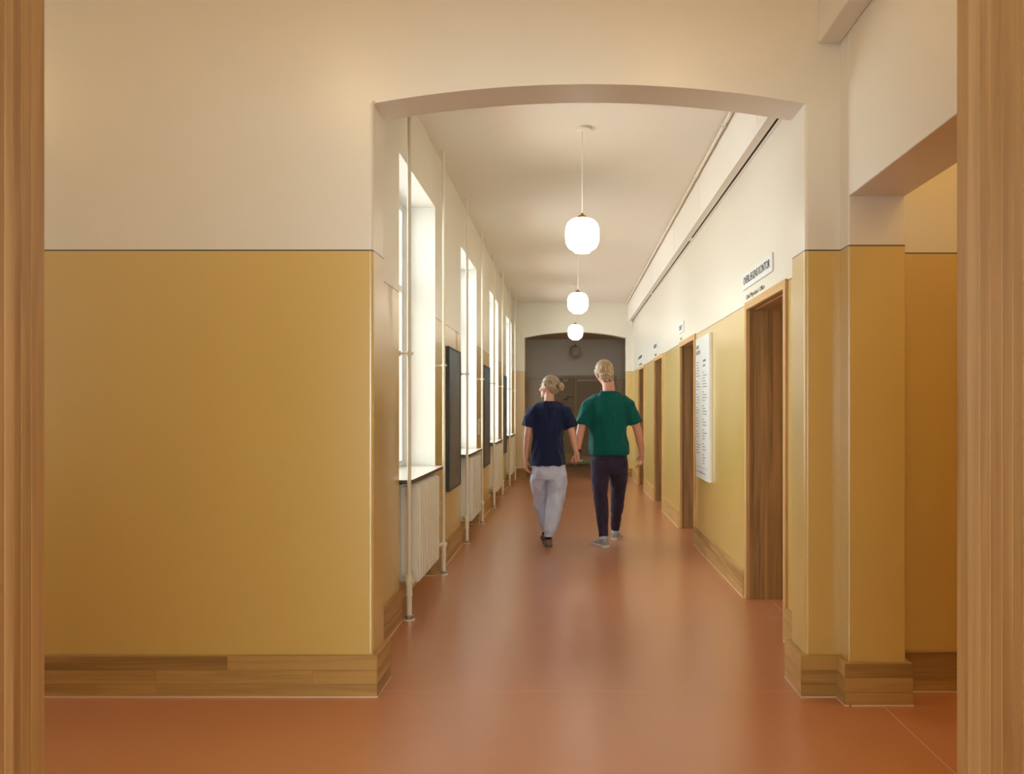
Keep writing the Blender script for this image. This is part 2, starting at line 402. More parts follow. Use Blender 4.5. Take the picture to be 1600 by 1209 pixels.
# ------------------------------------------------------------------ windows
def window(i, a):
    y0, y1 = a + .0, a + WW
    r = sroot('window_%d' % (i + 1), (WX, (y0 + y1) / 2, SILL))
    bm = bmesh.new(); t = .055; d0, d1 = WX - .07, WX
    box(bm, d0, d1, y0, y0 + t, SILL, WTOP); box(bm, d0, d1, y1 - t, y1, SILL, WTOP)
    box(bm, d0, d1, y0 + t, y1 - t, SILL, SILL + t); box(bm, d0, d1, y0 + t, y1 - t, WTOP - t, WTOP)
    obj('window_frame', bm, M['win_frame'], r)
    ym = (y0 + y1) / 2; zt = 2.3
    bx('transom', d0 + .01, d1 - .005, y0 + t, y1 - t, zt, zt + .05, M['win_frame'], r)
    bx('pane', WX - .04, WX - .034, y0 + t, y1 - t, SILL + t, zt, M['glass'], r)
    bx('pane', WX - .04, WX - .034, y0 + t, y1 - t, zt + .05, WTOP - t, M['glass'], r)
    # sill board: white top, brown edge, rounded outer corners
    bm = bmesh.new(); s0, s1, xf, rc = y0 + .035, y1 + .005, -1.012, .05
    out = [(WX + .001, y0 + .002), (XL - .002, y0 + .002), (XL - .002, s0)]
    for k in range(7): th = R(90 - 15 * k); out.append((xf - rc + rc * math.cos(th), s0 + rc - rc * math.sin(th)))
    for k in range(7): th = R(15 * k); out.append((xf - rc + rc * math.cos(th), s1 - .02 - rc + rc * math.sin(th)))
    out += [(XL - .002, s1 - .02), (XL - .002, y1 - .002), (WX + .001, y1 - .002)]
    lo = [bm.verts.new((x, y, SILL - .012)) for x, y in out]; hi = [bm.verts.new((x, y, SILL + .010)) for x, y in out]
    top = bm.faces.new(hi); bot = bm.faces.new(lo[::-1]); bot.material_index = 1
    for k in range(len(out)):
        f = bm.faces.new((lo[k], lo[(k + 1) % len(out)], hi[(k + 1) % len(out)], hi[k])); f.material_index = 1
    obj('window_sill', bm, [M['sill_top'], M['sill_edge']], r)
    portal('window_portal', (WX - .08, ym, (SILL + WTOP) / 2), (0, R(-90), 0), WTOP - SILL, WW)
    return r
for i, a in enumerate(WIN): window(i, a)
def added_window(name, axis, c, half, z0, z1):  # frame and pane of the unseen windows added to light the hall
    r = sroot(name, (c[0], c[1], z0)); t = .06
    def b(nm, u0, u1, q0, q1, d, mat):
        if axis == 'X': bx(nm, c[0] - d, c[0] + d, c[1] + u0, c[1] + u1, q0, q1, mat, r)
        else: bx(nm, c[0] + u0, c[0] + u1, c[1] - d, c[1] + d, q0, q1, mat, r)
    for u0, u1 in ((-half, -half + t), (half - t, half), (-t / 2, t / 2)): b('window_frame', u0, u1, z0, z1, .03, M['win_frame'])
    b('window_rail', -half, half, z0, z0 + t, .031, M['win_frame']); b('window_rail', -half, half, z1 - t, z1, .031, M['win_frame'])
    b('pane', -half + t, half - t, z0 + t, z1 - t, .003, M['glass'])
added_window('window_5', 'X', (-5.15, 2.6), .45, .9, 2.7)  # added out of view, brings daylight in from the left
portal('window_portal', (-5.2, 2.6, 1.8), (0, R(-90), 0), 1.8, .9)
added_window('window_6', 'Y', (0, -3.25), 1.9, .5, 2.6)  # added behind the camera as fill for the hall
portal('window_portal', (0, -3.3, 1.55), (R(90), 0, 0), 3.8, 2.1)

# ------------------------------------------------------------------ baseboards
BH, BT = .195, .024
def baseboard(name, segs, mat):
    """segs: (x0, x1, y0, y1) footprints; a pale sealant bead runs along the floor"""
    bm = bmesh.new(); sb = bmesh.new()
    for x0, x1, y0, y1 in segs:
        box(bm, x0, x1, y0, y1, 0.002, BH)
        box(sb, x0 - .004, x1 + .004, y0 - .004, y1 + .004, 0, .006)
    o = struct(obj(name, bm, mat, bevel=.003)); obj('sealant', sb, M['sealant'], o); return o
def boards(o, face, axis, a0, a1, out, joints, mat):
    """lamella boards laid over a baseboard face (three rows, staggered joints)"""
    rows = [(.004, .062), (.0635, .128), (.1295, BH - .002)]
    for (z0, z1), js in zip(rows, joints):
        cuts = [a0] + [j for j in js if a0 < j < a1] + [a1]
        for u0, u1 in zip(cuts, cuts[1:]):
            d = .0022 + .0006 * random.random()
            lo, hi = (face, face + out * d) if out > 0 else (face + out * d, face)
            if axis == 'X': bx('board', u0 + .0003, u1 - .0003, lo, hi, z0, z1, mat, o)
            else: bx('board', lo, hi, u0 + .0003, u1 - .0003, z0, z1, mat, o)
b1 = baseboard('baseboard_front', [(-5.0, -.898, YF - BT, YF), (-.922, -.898, YF, YFB + BT), (XL, -.922, YFB, YFB + BT)], M['oak_x'])
boards(b1, YF - BT, 'X', -2.9, -.8985, -1, [(-1.935,), (-1.935, -1.20), (-1.60,)], M['oak_x'])
boards(b1, -.898, 'Y', YF - BT, YFB + BT, 1, [(), (), ()], M['oak_y'])
segs = [(XL, XL + BT, YFB + BT, WIN[0])]
for i, a in enumerate(WIN):
    segs.append((-1.21, -1.21 + BT, a, a + WW)); e = WIN[i + 1] if i < 3 else YB
    segs.append((XL, XL + BT, a + WW, e)); segs.append((-1.21 + BT, XL, a + WW - BT, a + WW)); segs.append((-1.21 + BT, XL, a, a + BT))
bl = baseboard('baseboard_left', segs, M['oak_y'])
segs = []; e = YFB + BT
for a, b_ in DOORS: segs.append((XR - BT, XR, e, a)); e = b_
segs.append((XR - BT, XR, e, YB)); br = baseboard('baseboard_right', segs, M['oak_y'])
boards(br, XR - BT, 'Y', 5.752, 8.028, -1, [(6.9,), (6.4, 7.5), (7.1,)], M['oak_y'])
b2 = baseboard('baseboard_pier', [(1.094, 1.261, YF - BT, YF), (1.094, 1.118, YF, YFB + BT), (1.118, XR - BT, YFB, YFB + BT),
                                 (1.261, 1.285, 3.67 - BT, YF)], M['oak_x'])
boards(b2, YF - BT, 'X', 1.0945, 1.2605, -1, [(), (), ()], M['oak_x']); boards(b2, 1.094, 'Y', YF - BT, YFB + BT, -1, [(), (), ()], M['oak_y'])
boards(b2, 1.261, 'Y', 3.67 - BT, YF - BT - .003, -1, [(), (), ()], M['oak_y'])
b3 = baseboard('baseboard_passage', [(1.285, 1.571, 3.67 - BT, 3.67), (1.547, 1.571, 3.67, 3.85), (1.571, 4.2, 3.85 - BT, 3.85)], M['oak_x'])
boards(b3, 3.67 - BT, 'X', 1.262, 1.571, -1, [(), (), ()], M['oak_x']); boards(b3, 3.85 - BT, 'X', 1.572, 2.2, -1, [(1.9,), (), (2.0,)], M['oak_x'])
baseboard('baseboard_back', [(XL + BT, -.861, YB - BT, YB), (-.861, -.861 + BT, YB, YB + .22), (1.14, XR - BT, YB - BT, YB), (1.14 - BT, 1.14, YB, YB + .22)], M['oak_x'])
baseboard('baseboard_far', [(-2.2, -.62, 19.6 - BT, 19.6), (1.21, 2.6, 19.6 - BT, 19.6)], M['oak_x'])

# ------------------------------------------------------------------ ventilation boxing on the right of the corridor ceiling, beam in the hall
t1 = struct(bx('trim_1', 1.18, 1.192, YFB, YB, 3.08, CEIL, M['ceiling']))
bm = bmesh.new(); box(bm, 1.192, 1.238, YFB, YB, 3.08, 3.084); box(bm, 1.2555, XR, YFB, YB, 3.08, 3.092)
obj('soffit_strip', bm, M['ceiling'], t1)
SL = [(YFB, 8.08), (8.2, 11.9), (12.0, 15.62)]
for a, b_ in SL:
    bm = bmesh.new(); box(bm, 1.234, 1.260, a, b_, 3.0842, 3.12); obj('vent_slot', bm, M['slot'], t1)
for a, b_ in ((8.08, 8.2), (11.9, 12.0), (15.62, YB)): bx('slot_bridge', 1.2381, 1.2554, a, b_, 3.0805, 3.0838, M['ceiling'], t1)
bx('lip', 1.176, 1.188, YFB, YB, 3.074, 3.086, M['ceiling'], t1)
for y in (5.0, 7.2, 8.9, 11.3, 13.6): bx('access_joint', 1.1785, 1.181, y, y + .006, 3.12, 3.44, M['cord'], t1)
struct(bx('trim_2', 1.18, 1.285, 1.48, YF, 3.08, 3.62, M['wall'], bevel=.006))
c = thing('cable_conduit', 'thin white cable conduit running along the right edge of the corridor ceiling', 'conduit', (1.15, 4.2, 3.45))
bm = bmesh.new(); tube(bm, [(1.150, YFB + .02, 3.45), (1.150, YB - .01, 3.45)], [.013, .013], 10); obj('tube', bm, M['pipe'], c, smooth='auto')
for k in range(9): bx('clip', 1.134, 1.166, 4.6 + k * 1.3, 4.62 + k * 1.3, 3.434, CEIL, M['pipe'], c)
c = thing('ceiling_sensor', 'small white sensor hanging under the far end of the slotted boxing', 'sensor', (1.235, 15.65, 2.98))
bm = bmesh.new(); lathe(bm, [(.006, 2.975), (.022, 2.98), (.028, 3.0), (.026, 3.04), (.045, 3.055), (.045, 3.08)], 1.235, 15.65, 16); obj('sensor_body', bm, M['sign'], c, smooth='auto')

# ------------------------------------------------------------------ doors on the right
def corridor_door(i, a, b_):
    r = sroot('door_%d' % (i + 1), (XR, (a + b_) / 2, 0)); cw, xc = .055, XR - .016; HT = 2.115
    bx('casing_post', xc, XR + .012, a, a + cw, 0, HT, M['oak_pale'], r, .002)
    bx('casing_post', xc, XR + .012, b_ - cw, b_, 0, HT, M['oak_pale'], r, .002)
    bx('casing_head', xc, XR + .012, a + cw, b_ - cw, HT - cw, HT, M['oak_pale_y'], r, .002)
    # staves of the deep lining, each a board
    ws = [.03, .045, .05, .04, .055, .05, .05, .04, .028]; x = XR + .0125
    for sgn, yy in ((1, a + cw - .012), (-1, b_ - cw + .012)):
        x = XR + .0125
        for k, w_ in enumerate(ws):
            p = .012 if k == 0 else (.0 if k != 1 else .004); d = .016
            y0, y1 = (yy - .012, yy + d - p * .9) if sgn > 0 else (yy - d + p * .9, yy + .012)
            bx('stave', x, x + w_ - .0006, y0, y1, 0, HT - cw + .01, M['oak_dark'], r); x += w_
    x = XR + .0125
    for k, w_ in enumerate(ws):
        p = .012 if k == 0 else 0
        bx('head_board', x, x + w_ - .0006, a + cw + .004, b_ - cw - .004, HT - cw - .006 + p, HT - cw + .02, M['oak_dark_y'], r); x += w_
    lf = bx('leaf', x - .002, x + .042, a + cw, b_ - cw, .006, HT - cw - .007, M['oak_dark'], r)
    bm = bmesh.new(); tube(bm, [(x - .002, b_ - cw - .10, 1.02), (x - .05, b_ - cw - .10, 1.02), (x - .055, b_ - cw - .115, 1.02), (x - .055, b_ - cw - .22, 1.02)], [.009] * 4, 10)
    obj('door_handle', bm, M['steel'], lf, smooth='auto')
    return r
M['oak_pale_y'] = oak('oak_casing_grain_y', 'Y', rgb(184, 138, 80), rgb(226, 186, 126), rnd=.1)
M['oak_dark_y'] = oak('oak_lining_grain_y', 'Y', rgb(110, 80, 42), rgb(184, 142, 88), rnd=.3)
for i, (a, b_) in enumerate(DOORS): corridor_door(i, a, b_)

# double door at the far end
r = sroot('door_5', (.3, 19.55, 0))
dy = 19.54
for nm, x0, x1, z0, z1 in (('frame_post', -.60, -.545, 0, 2.185), ('frame_post', 1.135, 1.19, 0, 2.185), ('frame_head', -.545, 1.135, 2.115, 2.185), ('frame_post', .155, .205, 0, 2.115)):
    bx(nm, x0, x1, dy, 19.66, z0, z1, M['door_grey_light'], r, .003)
for k, (x0, x1) in enumerate(((-.54, .15), (.21, 1.13))):
    lf = bx('leaf', x0, x1, 19.60, 19.645, .035, 2.11, M['door_grey'], r)
    bx('kick_plate', x0 + .01, x1 - .01, 19.592, 19.60, .05, .21, M['door_grey_light'], lf)
    bx('closer_bar', x0 + .01 if k else x1 - .28, x1 - .02 if k == 1 else x1 - .16, 19.575, 19.60, 2.045, 2.095, M['strip'], lf)
    hx = x1 - .06 if k == 0 else x0 + .06
    bm = bmesh.new(); tube(bm, [(hx, 19.6, 1.03), (hx, 19.555, 1.03), (hx + (-.12 if k == 0 else .12), 19.55, 1.03)], [.01] * 3, 8); obj('door_handle', bm, M['steel'], lf, smooth='auto')
bx('warning_plate', -.11, .10, 19.585, 19.592, .10, .27, M['yellow_plate'], r)
bx('gap_light_strip', .27, .62, 19.585, 19.592, .045, .075, M['gap_light_green'], r)  # light in the gap under the door, painted as a pale green strip
def strokes(bm, place, x0, x1, z0, z1, pitch, duty=.55):
    """unreadably small print: a row of letter-sized strokes"""
    x = x0
    while x < x1:
        wdt = pitch * (duty + .25 * random.random()); place(bm, x, min(x + wdt, x1), z0, z1); x += pitch
bm = bmesh.new()
random.seed(11)
for q, (x0, x1, z, h) in enumerate(((-.05, .06, 1.64, .035), (-.12, -.02, 1.585, .035), (-.20, -.06, 1.51, .018), (.07, .12, 1.65, .02))):
    strokes(bm, lambda b, u0, u1, z0, z1: box(b, u0, u1, 19.598, 19.6, z0, z1), x0, x1, z, z + h, .022)
obj('lettering', bm, M['ink'], r)

# the photographer's doorway: deep oak jambs built from upright staves
r = sroot('door_6', (-.13, 1.3, 0))
def jamb(xin, sgn, cuts, steps, mats):
    for (u0, u1), st, mt in zip(zip(cuts, cuts[1:]), steps, mats):
        x = xin - sgn * st; lo, hi = (x, x + sgn * (.05)) if sgn > 0 else (x + sgn * .05, x)
        bx('stave', lo, hi, u0, u1 - .0005, 0, 2.72, mt, r, .0015)
O1, O2 = M['oak_z'], oak('oak_stave_deep', 'Z', rgb(132, 92, 48), rgb(188, 146, 90), rnd=.25)
O3 = oak('oak_stave_pale', 'Z', rgb(172, 132, 80), rgb(216, 178, 124), rnd=.2)
O4 = oak('oak_stave_warm', 'Z', rgb(156, 116, 64), rgb(204, 162, 104), rnd=.2)
M.update(O2=O2, O3=O3)
jamb(-.98, -1, [1.10, 1.18, 1.25, 1.32, 1.366, 1.391, 1.414, 1.434, 1.461, 1.498], [0]*9, [O4, O3, O4, O2, O4, O3, O2, O4, O2])
jamb(.725, 1, [1.06, 1.14, 1.21, 1.275, 1.305, 1.337, 1.375, 1.41, 1.452, 1.494], [0, 0, 0, 0, 0, 0, 0, 0, 0], [O2, O4, O4, O4, O4, O2, O4, O3, O4])
for u0, u1 in ((1.10, 1.2), (1.2, 1.3), (1.3, 1.4), (1.4, 1.46)): bx('head_board', -.98, .725, u0, u1 - .0005, 2.70, 2.78, M['oak_x'], r)

# ------------------------------------------------------------------ pendant lamps
def pendant(x, y, label, lit=True, ctop=CEIL, name='pendant_lamp', mat=None, cord=True, zc=2.665, group='round opal pendants'):
    r = thing(name, label, 'lamp', (x, y, zc - .125), group); s = .125
    bm = bmesh.new(); lathe(bm, [(.055, ctop - .001), (.06, ctop - .006), (.058, ctop - .022), (.02, ctop - .03)], x + .015 if cord else x, y, 24); obj('canopy', bm, M['cord'], r, smooth='auto')
    bm = bmesh.new(); tube(bm, [(x, y, ctop - .02), (x, y, zc + .14)], [.0032, .0032], 8); obj('cord', bm, M['cord'], r, smooth=True)
    bm = bmesh.new(); lathe(bm, [(.004, zc + .165), (.010, zc + .16), (.012, zc + .148), (.030, zc + .143), (.034, zc + .128), (.034, zc + .120)], x, y, 20); obj('cap', bm, M['brass'], r, smooth='auto')
    prof = []
    for k in range(25):
        t = math.pi * k / 24; c_, s_ = math.cos(t), math.sin(t); e = .68
        prof.append((max(.003, .128 * abs(s_) ** e), zc + .125 * math.copysign(abs(c_) ** e, c_)))
    bm = bmesh.new(); lathe(bm, prof, x, y, 36); obj('globe', bm, mat or (M['globe'] if lit else M['globe_off']), r, smooth=True)
    bm = bmesh.new(); lathe(bm, [(.062, zc - .117), (.064, zc - .124), (.060, zc - .132), (.045, zc - .134)], x, y, 28); obj('globe_foot', bm, mat or (M['globe'] if lit else M['globe_off']), r, smooth='auto')
    return r
pendant(.105, 6.02, 'lit opal globe pendant hanging nearest, the largest of the row')
pendant(.118, 9.84, 'lit opal globe pendant in the middle of the three lit ones')
pendant(.120, 13.55, 'lit opal globe pendant just in front of the far arch')
pendant(.158, 18.06, 'unlit grey globe pendant in the dim lobby beyond the far arch', lit=False, ctop=3.07)
for x, y, lb in ((-3.5, 2.5, 'added unseen fill globe at the left end of the cross hall'), (-1.35, 2.35, 'added unseen fill globe above the left of the doorway'), (.62, 2.35, 'added unseen fill globe beside the boxed beam'), (2.0, 3.0, 'added unseen fill globe in the side passage near its arch'), (3.2, 2.6, 'added unseen fill globe deeper in the side passage'), (2.2, 1.9, 'added unseen fill globe at the near side of the side passage'), (3.6, 3.3, 'added unseen fill globe at the closed end of the side passage'), (-1.2, -.6, 'added unseen fill globe left in the room behind the doorway'), (1.2, -.6, 'added unseen fill globe right in the room behind the doorway')):
    pendant(x, y, lb, ctop=3.62, name='fill_lamp', mat=M['fill_globe'], zc=3.34, group='added unseen fill globes')  # out-of-view globes added to brighten hall, passage and rear room

# ------------------------------------------------------------------ heating pipes and radiators
ordn = ['nearest', 'second', 'third', 'farthest']
PX = -1.022
def heat_pipe(y, label, side):
    r = thing('heating_pipe', label, 'pipe', (PX, y, 0), 'white heating pipes beside the windows')
    bm = bmesh.new(); tube(bm, [(PX, y, .27), (PX, y, CEIL)], [.0125] * 2, 14); obj('riser', bm, M['pipe'], r, smooth='auto')
    bm = bmesh.new(); lathe(bm, [(.017, .02), (.0175, .155), (.022, .157), (.022, .167), (.019, .169), (.020, .225), (.024, .227), (.024, .24), (.020, .262), (.0126, .28)], PX, y, 18)
    obj('lower_sleeve', bm, M['pipe'], r, smooth='auto')
    bm = bmesh.new(); lathe(bm, [(.036, 0), (.036, .005), (.030, .007)], PX, y, 20); obj('floor_plate', bm, M['pipe'], r, smooth='auto')
    bm = bmesh.new(); lathe(bm, [(.024, .006), (.026, .012), (.026, .028), (.019, .032)], PX, y, 20); obj('floor_collar', bm, M['steel'], r, smooth='auto')
    bm = bmesh.new(); lathe(bm, [(.014, CEIL - .012), (.028, CEIL - .008), (.03, CEIL)], PX, y, 18); obj('ceiling_collar', bm, M['pipe'], r, smooth='auto')
    bm = bmesh.new(); lathe(bm, [(.0126, 3.255), (.016, 3.258), (.016, 3.285), (.0126, 3.288)], PX, y, 16); obj('coupling', bm, M['pipe'], r, smooth='auto')
    bm = bmesh.new(); tube(bm, [(XL - .0, y, 1.712), (PX, y, 1.712)], [.007, .007], 10)
    lathe(bm, [(.0128, 1.698), (.0175, 1.70), (.0175, 1.724), (.0128, 1.726)], PX, y, 16)
    tube(bm, [(XL + .0, y, 1.712), (XL + .008, y, 1.712)], [.018, .018], 14); tube(bm, [(PX + .012, y, 1.712), (PX + .026, y, 1.712)], [.008, .006], 10)
    obj('bracket', bm, M['pipe'], r, smooth='auto')
    yd = y + side * .10                                                   # branch to the radiator with a screwed elbow
    bm = bmesh.new(); tube(bm, [(PX, y, .245), (PX - .012, y + side * .02, .247), (PX - .045, y + side * .06, .25), (-1.058, yd - side * .01, .252), (-1.058, yd + side * .05, .252)], [.017, .018, .016, .016, .014], 12)
    tube(bm, [(PX + .0, y - .0, .247), (PX + .028, y - side * .006, .247)], [.017, .015], 12)
    obj('branch', bm, M['pipe'], r, smooth='auto')
    return r
for i, a in enumerate(WIN):
    heat_pipe(a + .012, '%s window, white heating pipe at its near side' % ordn[i].capitalize(), 1)
    heat_pipe(a + WW + .035, '%s window, white heating pipe at its far side' % ordn[i].capitalize(), -1)
def section_mesh(x0, x1, y, wd, z0, z1):
    """one radiator column: a flattened rounded slab with a rounded top and foot"""
    bm = bmesh.new(); xc = (x0 + x1) / 2; h = (x1 - x0) / 2; rc = .028; out = []
    for cx, cz, st in ((x1 - rc, z1 - rc, 0), (x0 + rc, z1 - rc, 90), (x0 + rc, z0 + rc, 180), (x1 - rc, z0 + rc, 270)):
        for k in range(5): t = R(st + 22.5 * k); out.append((cx + rc * math.cos(t), cz + rc * math.sin(t)))
    f = [bm.verts.new((x, y - wd / 2, z)) for x, z in out]; g = [bm.verts.new((x, y + wd / 2, z)) for x, z in out]
    a = bm.faces.new(f); b = bm.faces.new(g[::-1])
    for k in range(len(out)): bm.faces.new((f[k], f[(k + 1) % len(out)], g[(k + 1) % len(out)], g[k]))
    bmesh.ops.recalc_face_normals(bm, faces=bm.faces)
    bmesh.ops.bevel(bm, geom=[e for e in bm.edges if abs(e.verts[0].co.y - e.verts[1].co.y) < 1e-6], offset=wd * .3, segments=3, affect='EDGES')
    return bm
def radiator(i, a):
    y0, n_, p = a + .20, 10, .082; x0, x1, z0, z1 = -1.135, -.988, .195, .852
    r = thing('radiator', ['white column radiator under the nearest window', 'white column radiator under the second window', 'white column radiator under the third window', 'white column radiator under the farthest window'][i], 'radiator', (x0, y0, 0), 'column radiators under the windows')
    me = None
    for k in range(n_):
        if me is None:
            bm = section_mesh(x0, x1, y0 + p / 2, p * .72, z0, z1); s = obj('section', bm, M['radiator'], r, smooth='auto'); me = s.data
        else:
            s = bpy.data.objects.new('section', me); scn.collection.objects.link(s); s.parent = r; s.location = (0, k * p, 0)
            e = s.modifiers.new('edges', 'EDGE_SPLIT'); e.split_angle = R(38)
    yE = y0 + n_ * p; xc = (x0 + x1) / 2 + .01
    bm = bmesh.new(); tube(bm, [(xc, y0 + .01, .80), (xc, yE - .01, .80)], [.02] * 2, 12); obj('header_tube', bm, M['radiator'], r, smooth='auto')
    bm = bmesh.new(); tube(bm, [(xc, y0 + .01, .25), (xc, yE - .01, .25)], [.02] * 2, 12); obj('header_tube', bm, M['radiator'], r, smooth='auto')
    for y, sg in ((y0, -1), (yE, 1)):
        bm = bmesh.new(); tube(bm, [(xc, y, .252), (xc, y + sg * .022, .252)], [.03, .028], 16); obj('plug', bm, M['knob'], r, smooth='auto')
    bm = bmesh.new(); tube(bm, [(xc, y0, .80), (xc, y0 - .028, .80), (xc, y0 - .03, .80), (xc, y0 - .055, .80)], [.016, .016, .026, .024], 16); obj('vent_plug', bm, M['knob'], r, smooth='auto')
    bm = bmesh.new(); tube(bm, [(xc, yE, .735), (xc, yE + .05, .735), (xc, yE + .052, .735), (xc, yE + .12, .735), (xc, yE + .125, .735)], [.015, .015, .026, .028, .02], 18); obj('thermostat_knob', bm, M['knob'], r, smooth='auto')
    bx('wall_bracket', -1.21, x0 + .01, y0 + .2, y0 + .24, .6, .64, M['radiator'], r); bx('wall_bracket', -1.21, x0 + .01, yE - .24, yE - .2, .6, .64, M['radiator'], r)
    return r
for i, a in enumerate(WIN): radiator(i, a)

# ------------------------------------------------------------------ framed pictures on the window wall
def picture(i, yc, label):
    w_, z0, z1, xf = .76, .62, 1.915, XL + .032; y0, y1 = yc - w_ / 2, yc + w_ / 2; r = thing('framed_picture', label, 'picture', (XL, yc, z0), 'dark framed pictures between the windows')
    t = .018
    for a in ((y0, y0 + t, z0, z1), (y1 - t, y1, z0, z1)): bx('frame_side', XL + .003, xf, a[0], a[1], a[2], a[3], M['frame_black'], r, .0015)
    for a in ((z0, z0 + t), (z1 - t, z1)): bx('frame_rail', XL + .003, xf, y0 + t, y1 - t, a[0], a[1], M['frame_black'], r, .0015)
    bx('print', XL + .004, xf - .006, y0 + t, y1 - t, z0 + t, z1 - t, M['painting'], r)
picture(0, 7.47, 'large dark blue-grey picture in a black frame, the nearest one')
picture(1, 10.40, 'large dark picture in a black frame, behind the white switch panel')
picture(2, 13.32, 'large dark picture in a black frame, the farthest one')
c = thing('switch_panel', 'tall white panel with small printed rows, left of the second picture', 'panel', (XL, 9.72, 1.05))
bx('panel_plate', XL, XL + .012, 9.64, 9.82, 1.05, 1.24, M['sign'], c, .002)
bm = bmesh.new()
for k in range(6):
    for j in range(4): box(bm, XL + .0118, XL + .0128, 9.66 + j * .038, 9.68 + j * .038, 1.07 + k * .027, 1.08 + k * .027)
obj('printed_rows', bm, M['grey_ink'], c)
c = thing('wall_socket', 'narrow cream socket strip beside the nearest radiator', 'socket', (XL, 6.60, .46))
bx('socket_box', XL, XL + .03, 6.56, 6.60, .47, .61, M['knob'], c, .004)
bx('socket_cover', XL + .03, XL + .038, 6.563, 6.597, .475, .505, M['knob'], c, .002); bx('socket_cover', XL + .03, XL + .038, 6.563, 6.597, .575, .605, M['knob'], c, .002)

# ------------------------------------------------------------------ signs on the right wall
def rtext(parent, name, s, ystart, z, size, xs, bold, mat, xface, target=None):
    bm, wd = text(s, size, xs, bold, lambda x, y, q: (x, y, q))
    k = (target / wd) if target else 1
    for v in bm.verts:
        x, y, q = v.co; v.co = Vector((xface - .0006 - q, ystart - x * k, z + y))
    return obj(name, bm, mat, parent)
def sign(label, y0, y1, z0=2.2148, z1=2.332):
    r = thing('door_sign', label, 'sign', (XR, (y0 + y1) / 2, z0), 'white signs above the doors')
    bx('sign_plate', XR - .012, XR - .001, y0, y1, z0, z1, M['sign'], r, .001); return r
s = sign('white sign reading OVERLÆGENS KONTOR above the nearest door', 4.985, 5.83)
rtext(s, 'lettering', 'OVERLÆGENS KONTOR', 5.79, 2.249, .0755, .5, .0004, M['ink'], XR - .0125, .755)
rtext(s, 'caption', "Chief Physician's Office", 5.76, 2.1415, .043, .6, .0003, M['ink'], XR, .545)
s = sign('small white sign above the door beyond the tall directory board', 8.83, 9.2)
rtext(s, 'lettering', 'TOILET', 9.17, 2.249, .0755, .5, .0002, M['grey_ink'], XR - .0125, .26)
rtext(s, 'caption', 'Toilet', 9.14, 2.1415, .043, .6, .0003, M['grey_ink'], XR, .13)
random.seed(5)
for lb, y0, y1, t0, t1 in (('small white sign above the third door', 11.42, 11.9, 11.86, 11.50), ('small white sign above the farthest door', 13.72, 14.5, 14.46, 13.78)):
    s = sign(lb, y0, y1)
    bm = bmesh.new(); strokes(bm, lambda b, u0, u1, z0, z1: box(b, XR - .0135, XR - .012, -u1, -u0, z0, z1), -t0, -t1, 2.249, 2.303, .04, .4); obj('lettering', bm, M['grey_ink'], s)
    bm = bmesh.new(); strokes(bm, lambda b, u0, u1, z0, z1: box(b, XR - .0015, XR, -u1, -u0, z0, z1), -t0 + .03, -t1 - .12, 2.142, 2.168, .022, .4); obj('caption', bm, M['grey_ink'], s)

d = thing('directory_board', 'tall white directory board with rows of small print, between two doors', 'board', (XR, 7.5, .70))
bx('board_panel', XR - .030, XR - .001, 7.115, 7.86, .70, 2.036, M['sign'], d, .0015)
xb = XR - .0300
def dplace(b, u0, u1, z0, z1): box(b, xb - .0008, xb, -u1, -u0, z0, z1)
random.seed(7)
bm = bmesh.new()
strokes(bm, dplace, -7.82, -7.66, 1.932, 1.968, .030, .45); strokes(bm, dplace, -7.82, -7.58, 1.878, 1.918, .030, .45); obj('title', bm, M['grey_ink'], d)
bm = bmesh.new()
strokes(bm, dplace, -7.43, -7.28, 1.795, 1.812, .02, .5); strokes(bm, dplace, -7.43, -7.31, 1.75, 1.767, .02, .5); obj('subtitle', bm, M['grey_ink'], d)
bm = bmesh.new(); bh = bmesh.new()
def col(u, rows, z):
    for g, cnt in enumerate(rows):
        for k in range(cnt):
            L = .09 + .14 * random.random(); hd = k == 0 and g > 0
            strokes(bh if hd else bm, dplace, u, u + (.07 if hd else L), z, z + .0075, .035, .7); z -= .0262
        z -= .022
col(-7.81, [6, 4, 4, 3, 4, 3, 5], 1.80); col(-7.44, [6, 4, 4, 3, 4, 3, 4], 1.69)
obj('listing', bm, M['pale_ink'], d); obj('headings', bh, M['grey_ink'], d)
bm = bmesh.new(); box(bm, xb - .0008, xb, 7.2, 7.82, .805, .808); strokes(bm, dplace, -7.8, -7.3, .755, .763, .02, .4)
box(bm, xb - .0008, xb, 7.50, 7.52, .745, .78); obj('footer', bm, M['grey_ink'], d)

# ------------------------------------------------------------------ people
def grown(name, bm, voxel, mat, parent, smooth=6, fold=None):
    """fuse overlapping lofts into one continuous skin, relax it, add folds"""
    bmesh.ops.recalc_face_normals(bm, faces=bm.faces)
    me = bpy.data.meshes.new('grow'); bm.to_mesh(me); bm.free()
    t = bpy.data.objects.new('grow', me); scn.collection.objects.link(t)
    q = t.modifiers.new('r', 'REMESH'); q.mode = 'VOXEL'; q.voxel_size = voxel
    if smooth: q2 = t.modifiers.new('s', 'SMOOTH'); q2.factor = .5; q2.iterations = smooth
    dg = bpy.context.evaluated_depsgraph_get(); m2 = bpy.data.meshes.new_from_object(t.evaluated_get(dg))
    bpy.data.objects.remove(t); bpy.data.meshes.remove(me)
    b = bmesh.new(); b.from_mesh(m2); bpy.data.meshes.remove(m2)
    if fold:
        b.normal_update()
        mv = [(v, v.co + v.normal * fold(v.co)) for v in b.verts]
        for v, c in mv: v.co = c
    return obj(name, b, mat, parent, smooth=True)
def rot(yaw, tilt=0, pitch=0):
    return Matrix.Rotation(R(tilt), 3, 'Y') @ Matrix.Rotation(R(yaw), 3, 'Z') @ Matrix.Rotation(R(pitch), 3, 'X')
